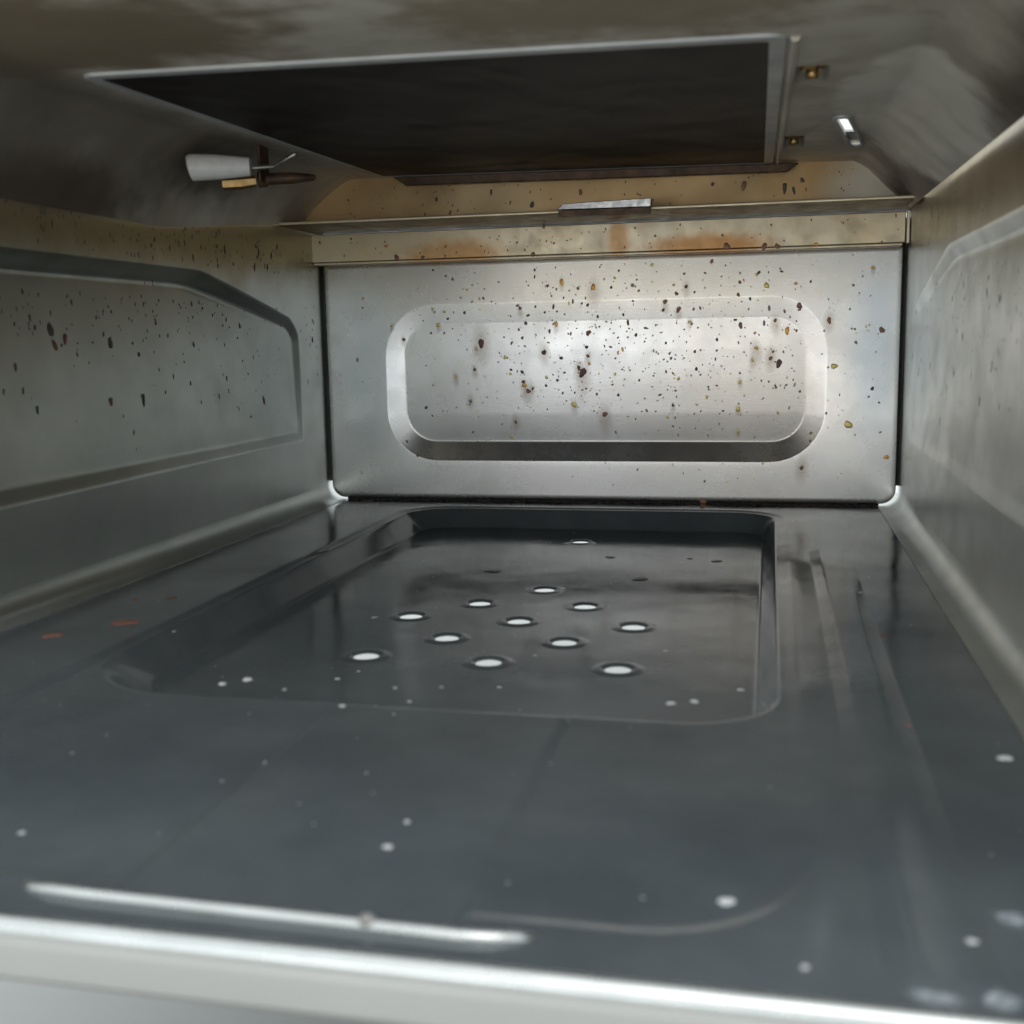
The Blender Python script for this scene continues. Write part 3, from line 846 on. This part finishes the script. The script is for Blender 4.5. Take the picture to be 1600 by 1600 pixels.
tube(bm, [(-0.1330, -0.2000, 0.1820), (-0.1292, -0.1990, 0.1822), (-0.1285, -0.1990, 0.1823), (-0.1180, -0.1950, 0.1828), (-0.1090, -0.1905, 0.1832), (-0.1080, -0.1900, 0.1832)],
     [0.0036, 0.0036, 0.0028, 0.0027, 0.0015, 0.0008], 16)
from_bm('thermocouple_tip', bm, ign, M['burnt'])
bm = bmesh.new()
tube(bm, [(-0.1480, -0.2075, 0.1800), (-0.1400, -0.2040, 0.1806), (-0.1340, -0.2010, 0.1815)], [0.0030, 0.0032, 0.0026], 6)
from_bm('brass_nut', bm, ign, M['brass'], smooth=False)

# ------------------------------------------------------------------ grease, drips and crumbs
def blob_mesh(name, material, seed, tall=1.0, n=14, dome=0.12, lump=0.28):
    rnd = random.Random(seed)
    ph = [rnd.uniform(0, 6.28) for _ in range(3)]
    rad = [1 + lump * (math.sin(2 * t + ph[0]) * 0.5 + math.sin(3 * t + ph[1]) * 0.35 + math.sin(5 * t + ph[2]) * 0.25)
           for t in (2 * math.pi * k / n for k in range(n))]
    bm = bmesh.new()
    rings = []
    for s, h in ((1.0, 0.0), (0.86, 0.6), (0.5, 0.95)):
        rings.append([bm.verts.new((rad[k] * s * math.cos(2 * math.pi * k / n), rad[k] * s * tall * math.sin(2 * math.pi * k / n), h * dome)) for k in range(n)])
    top = bm.verts.new((0, 0, dome))
    bridge(bm, rings[0], rings[1])
    bridge(bm, rings[1], rings[2])
    for k in range(n):
        bm.faces.new((rings[2][k], rings[2][(k + 1) % n], top))
    me = bpy.data.meshes.new(name)
    bm.to_mesh(me)
    bm.free()
    me.materials.append(material)
    for p in me.polygons:
        p.use_smooth = True
    return me


BLOBS = {k: [blob_mesh('grease_spot', g, i + 7 * j, 1.0 + 0.18 * j) for j in range(4)] for i, (k, g) in enumerate(GREASE.items())}
DRIPS = [blob_mesh('grease_drip', GREASE['d' if j % 2 else 'b'], 50 + j, 1.7 + 0.25 * j) for j in range(4)]
CRUMBS = {k: [blob_mesh('crumb', g, 80 + i + 5 * j, 1.0, dome=(0.25 if k == 'w' else 0.08)) for j in range(3)] for i, (k, g) in enumerate(CHIP.items())}


def place(mesh, name, parent, loc, normal, vert, size, spin=0.0):
    z = Vector(normal)
    y = Vector(vert)
    x = y.cross(z)
    rot = Matrix((x, y, z)).transposed().to_4x4() @ Matrix.Rotation(spin, 4, 'Z')
    o = bpy.data.objects.new(name, mesh)
    col.objects.link(o)
    o.parent = parent
    o.matrix_local = Matrix.Translation(loc) @ rot @ Matrix.Scale(size, 4)
    return o


def panel_y(x, z):
    """front surface of the back panel"""
    d = min(x - ex0, ex1 - x, z - ez0, ez1 - z)
    cr = 0.034
    ux, uz = max(ex0 + cr - x, x - (ex1 - cr), 0), max(ez0 + cr - z, z - (ez1 - cr), 0)
    if ux > 0 and uz > 0:
        d = cr - math.hypot(ux, uz)
    return press_depth(z) * max(0.0, min(1.0, (d - 0.0008) / 0.0115))


def spot_on_panel(x, z, r, c, name='grease_spot'):
    y = panel_y(x, z)
    e = 0.0015
    nx = (panel_y(x + e, z) - panel_y(x - e, z)) / (2 * e)
    nz = (panel_y(x, z + e) - panel_y(x, z - e)) / (2 * e)
    n = Vector((nx, -1, nz)).normalized()
    up_ = Vector((0, 0, 1))
    up_ = (up_ - n * up_.dot(n)).normalized()
    return (x, y - 0.00005, z), n, up_


for x, z, r, c in BACK:
    if abs(x) > 0.178 or z > 0.1545:
        continue
    loc, n, u = spot_on_panel(x, z, r, c)
    me = random.choice(BLOBS[c])
    place(me, 'grease_spot', back_panel, loc, n, u, r * 0.78, random.uniform(-0.4, 0.4))


def stuff(name, parent, material, items, label):
    """fine splatter nobody could count: flat lumps joined into one mesh"""
    bm = bmesh.new()
    for loc, n, u, r, tall in items:
        n, u = Vector(n), Vector(u)
        x = u.cross(n)
        loc = Vector(loc)
        k = 7
        ph = random.uniform(0, 6.28)
        ring = [bm.verts.new(loc + r * (1 + 0.3 * math.sin(2 * a + ph)) * (x * math.cos(a) + u * tall * math.sin(a))) for a in (2 * math.pi * i / k for i in range(k))]
        top = bm.verts.new(loc + n * r * 0.15)
        for i in range(k):
            bm.faces.new((ring[i], ring[(i + 1) % k], top))
    o = from_bm(name, bm, parent, material, recalc=False)
    o['kind'] = 'stuff'
    o['label'] = label
    return o


for c, cnt, lab in (('d', 300, 'fine charred specks'), ('b', 110, 'fine brown specks'), ('g', 220, 'fine grey residue specks'), ('y', 90, 'fine yellow grease specks')):
    items = []
    while len(items) < cnt:
        x, z = random.gauss(0.03, 0.075), random.gauss(0.098, 0.036)
        if abs(x) > 0.174 or not 0.008 < z < 0.153:
            continue
        loc, n, u = spot_on_panel(x, z, 0, c)
        items.append((loc, n, u, min(0.0011, 0.00028 * math.exp(abs(random.gauss(0, 0.55)))), random.uniform(0.7, 1.6)))
    stuff('fine_splatter', back_panel, GREASE[c], items, lab + ' on the back panel')


WALL_TREE = {}
for s_, w_ in ((-1, wall_l), (1, wall_r)):
    bmt = bmesh.new()
    bmt.from_mesh(w_.data)
    WALL_TREE[s_] = BVHTree.FromBMesh(bmt)
    bmt.free()


def wall_x(y, z, s):
    """inner surface of a side wall"""
    hit = WALL_TREE[s].ray_cast(Vector((0, y, z)), Vector((s, 0, 0)))
    return hit[0].x if hit[0] is not None else s * WX


for y, z, r in LEFT:
    place(random.choice(DRIPS), 'grease_drip', wall_l, (wall_x(y, z, -1) + 0.00005, y, z), (1, 0, 0), (0, 0, 1), r * 0.9, random.uniform(-0.25, 0.25))
for s, wall, cnt in ((-1, wall_l, 420), (1, wall_r, 160)):
    items = []
    while len(items) < cnt:
        y, z = random.uniform(-0.42, -0.003), 0.166 - abs(random.gauss(0, 0.04))
        if z < 0.05 or (abs(y + 0.045) < 0.012) or abs(z - 0.1375) < 0.009:
            continue
        items.append(((wall_x(y, z, s) - s * 0.00005, y, z), (-s, 0, 0), (0, 0, 1), min(0.0011, 0.0003 * math.exp(abs(random.gauss(0, 0.5)))), random.uniform(1.0, 2.6)))
    stuff('fine_splatter', wall, GREASE['d' if s < 0 else 'g'], items, 'fine dark specks on the side wall')

for x, z, r in STRIP:
    place(random.choice(BLOBS['b'] + BLOBS['o'][:1]), 'rust_drip', strip, (x, -0.01255, z), (0, -1, 0), (0, 0, 1), r * 0.55, random.uniform(-0.3, 0.3))
# faint brown films round the larger spots, some run downwards
m, nt, b = mat('grease_film')
b.inputs['Base Color'].default_value = (0.42, 0.27, 0.12, 1)
b.inputs['Roughness'].default_value = 0.35
b.inputs['Metallic'].default_value = 0.5
tcs = N(nt, 'ShaderNodeTexCoord')
gl = N(nt, 'ShaderNodeVectorMath', operation='LENGTH')
mp = N(nt, 'ShaderNodeMapping')
mp.inputs['Scale'].default_value = (1.0, 0.45, 0.0)
nt.links.new(tcs.outputs['Object'], mp.inputs['Vector'])
nt.links.new(mp.outputs['Vector'], gl.inputs[0])
fade = N(nt, 'ShaderNodeMath', operation='MULTIPLY')
nt.links.new(_rng(nt, gl.outputs['Value'], 0.1, 0.95), fade.inputs[0])
fade.inputs[1].default_value = 0.22
nt.links.new(fade.outputs[0], b.inputs['Alpha'])
FILM = [blob_mesh('grease_film', m, 200 + j, 1.9, n=12, dome=0.01, lump=0.3) for j in range(3)]
for x, z, r, c in BACK:
    if r > 0.0011 and abs(x) < 0.17 and 0.012 < z < 0.148 and random.random() < 0.6:
        loc, n, u = spot_on_panel(x, z - random.uniform(0.2, 2.0) * r, r, c)
        loc = (loc[0], loc[1] - 0.00004, loc[2])
        place(random.choice(FILM), 'grease_film', back_panel, loc, n, u, r * random.uniform(1.5, 3.6), random.uniform(-0.15, 0.15))
STREAKS = [blob_mesh('grease_streak', GREASE['g'], 230 + j, 2.4 + 0.5 * j, dome=0.04) for j in range(3)]
for y, z, r in RIGHT:
    place(random.choice(STREAKS), 'grease_streak', wall_r, (wall_x(y, z, 1) - 0.00005, y, z), (-1, 0, 0), (0, 0, 1), r * 0.6, random.uniform(-0.12, 0.12))
items = [((random.uniform(-0.18, 0.178), -0.01255, random.uniform(0.158, 0.172)), (0, -1, 0), (0, 0, 1), random.uniform(0.0003, 0.0007), random.uniform(0.8, 2.0)) for _ in range(60)]
stuff('fine_splatter', strip, GREASE['b'], items, 'fine rust specks on the strip')
def baffle_y(x, z):
    t = (z - 0.1755) / 0.0305
    return -0.0360 + 0.002 * t + 0.0012 * noise.noise((x * 30, z * 30, 1.0)) - 0.0002


for x, z, r in BAFFLE:
    if 0.178 < z < 0.204:
        place(random.choice(DRIPS), 'grease_drip', baffle, (x, baffle_y(x, z), z), (0, -1, 0), (0, 0, 1), r * 0.75, random.uniform(-0.3, 0.3))
items = []
for _ in range(90):
    x, z = random.uniform(-0.15, 0.15), random.uniform(0.177, 0.2)
    items.append(((x, baffle_y(x, z), z), (0, -1, 0), (0, 0, 1), random.uniform(0.0002, 0.0006), random.uniform(0.8, 2.0)))
stuff('fine_splatter', baffle, GREASE['b'], items, 'fine brown specks on the baffle')

for x, y, z, r, c in CHIPS:
    if c == 'k' and 0.126 < x < 0.146:
        continue
    if -0.003 < z < -0.001:
        z += 0.0017 if z < -0.002 else 0.0026
    if z == 0.0 and 0.1275 < x < 0.1435 and y < -0.15:
        z = 0.0010
    place(random.choice(CRUMBS[c]), {'w': 'crumb', 'r': 'rust_spot', 'k': 'dark_drip'}[c], floor, (x, y, z + 0.00005), (0, 0, 1), (0, 1, 0), r * (0.85 if c == 'w' else 1.0), random.uniform(0, 6.28))
items = []
for _ in range(170):
    x, y = random.uniform(-0.17, 0.17), random.uniform(-0.53, -0.01)
    inpan = qx0 + 0.018 < x < qx1 - 0.016 and -0.398 < y < qy1 - 0.015
    if -0.42 < y < -0.396 or y < -0.52:
        continue
    front_ = y < -0.42 and qx0 + 0.008 < x < qx1 - 0.008
    if not inpan and not front_ and (qx0 - 0.002 < x < qx1 + 0.002):
        continue
    if any(math.hypot(x - hx, y - hy) < 0.008 for hx, hy in HOLES):
        continue
    items.append(((x, y, (-0.01195 if inpan else ((0.0009 if -0.0125 < x < 0.049 else -0.00075) if front_ else (0.0010 if (0.126 < x < 0.145 and y < -0.15) else 0.00005)))), (0, 0, 1), (0, 1, 0), random.uniform(0.00012, 0.0004), 1.0))
stuff('fine_crumbs', floor, CHIP['w'], items, 'fine pale crumbs on the floor plate')
# grime line where the back panel meets the floor
items = []
for _ in range(420):
    x = random.uniform(-0.17, 0.172) if random.random() < 0.5 else random.gauss(0.12, 0.03)
    if abs(x) > 0.172:
        continue
    items.append(((x, random.uniform(-0.003, 0.0025), 0.00008), (0, 0, 1), (0, 1, 0), random.uniform(0.0004, 0.0018), 0.5))
stuff('grime_line', floor, GREASE['b'], items, 'brown grime along the foot of the back panel')
# highlights painted as pale patches in the right front corner of the floor
m, nt, b = mat('pale_highlight')
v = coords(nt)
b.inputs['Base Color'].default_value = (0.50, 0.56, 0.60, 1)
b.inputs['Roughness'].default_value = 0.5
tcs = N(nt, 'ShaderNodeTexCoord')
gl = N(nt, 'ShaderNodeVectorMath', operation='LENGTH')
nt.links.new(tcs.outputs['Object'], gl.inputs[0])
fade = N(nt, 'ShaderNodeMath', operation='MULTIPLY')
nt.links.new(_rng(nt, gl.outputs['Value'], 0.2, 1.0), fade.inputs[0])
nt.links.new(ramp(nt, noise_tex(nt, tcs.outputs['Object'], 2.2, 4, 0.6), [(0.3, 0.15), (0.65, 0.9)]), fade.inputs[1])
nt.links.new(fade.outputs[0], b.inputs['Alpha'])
HIGHLIGHT = m
sm = [blob_mesh('highlight_patch', HIGHLIGHT, 140 + j, 0.7, n=18, dome=0.06, lump=0.5) for j in range(3)]
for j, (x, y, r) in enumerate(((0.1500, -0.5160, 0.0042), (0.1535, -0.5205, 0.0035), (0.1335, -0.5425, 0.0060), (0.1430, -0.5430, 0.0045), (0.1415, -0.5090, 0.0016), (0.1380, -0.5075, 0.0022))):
    place(sm[j % 3], 'highlight_patch', floor, (x, y, 0.00004), (0, 0, 1), (0, 1, 0), r, j * 1.3)
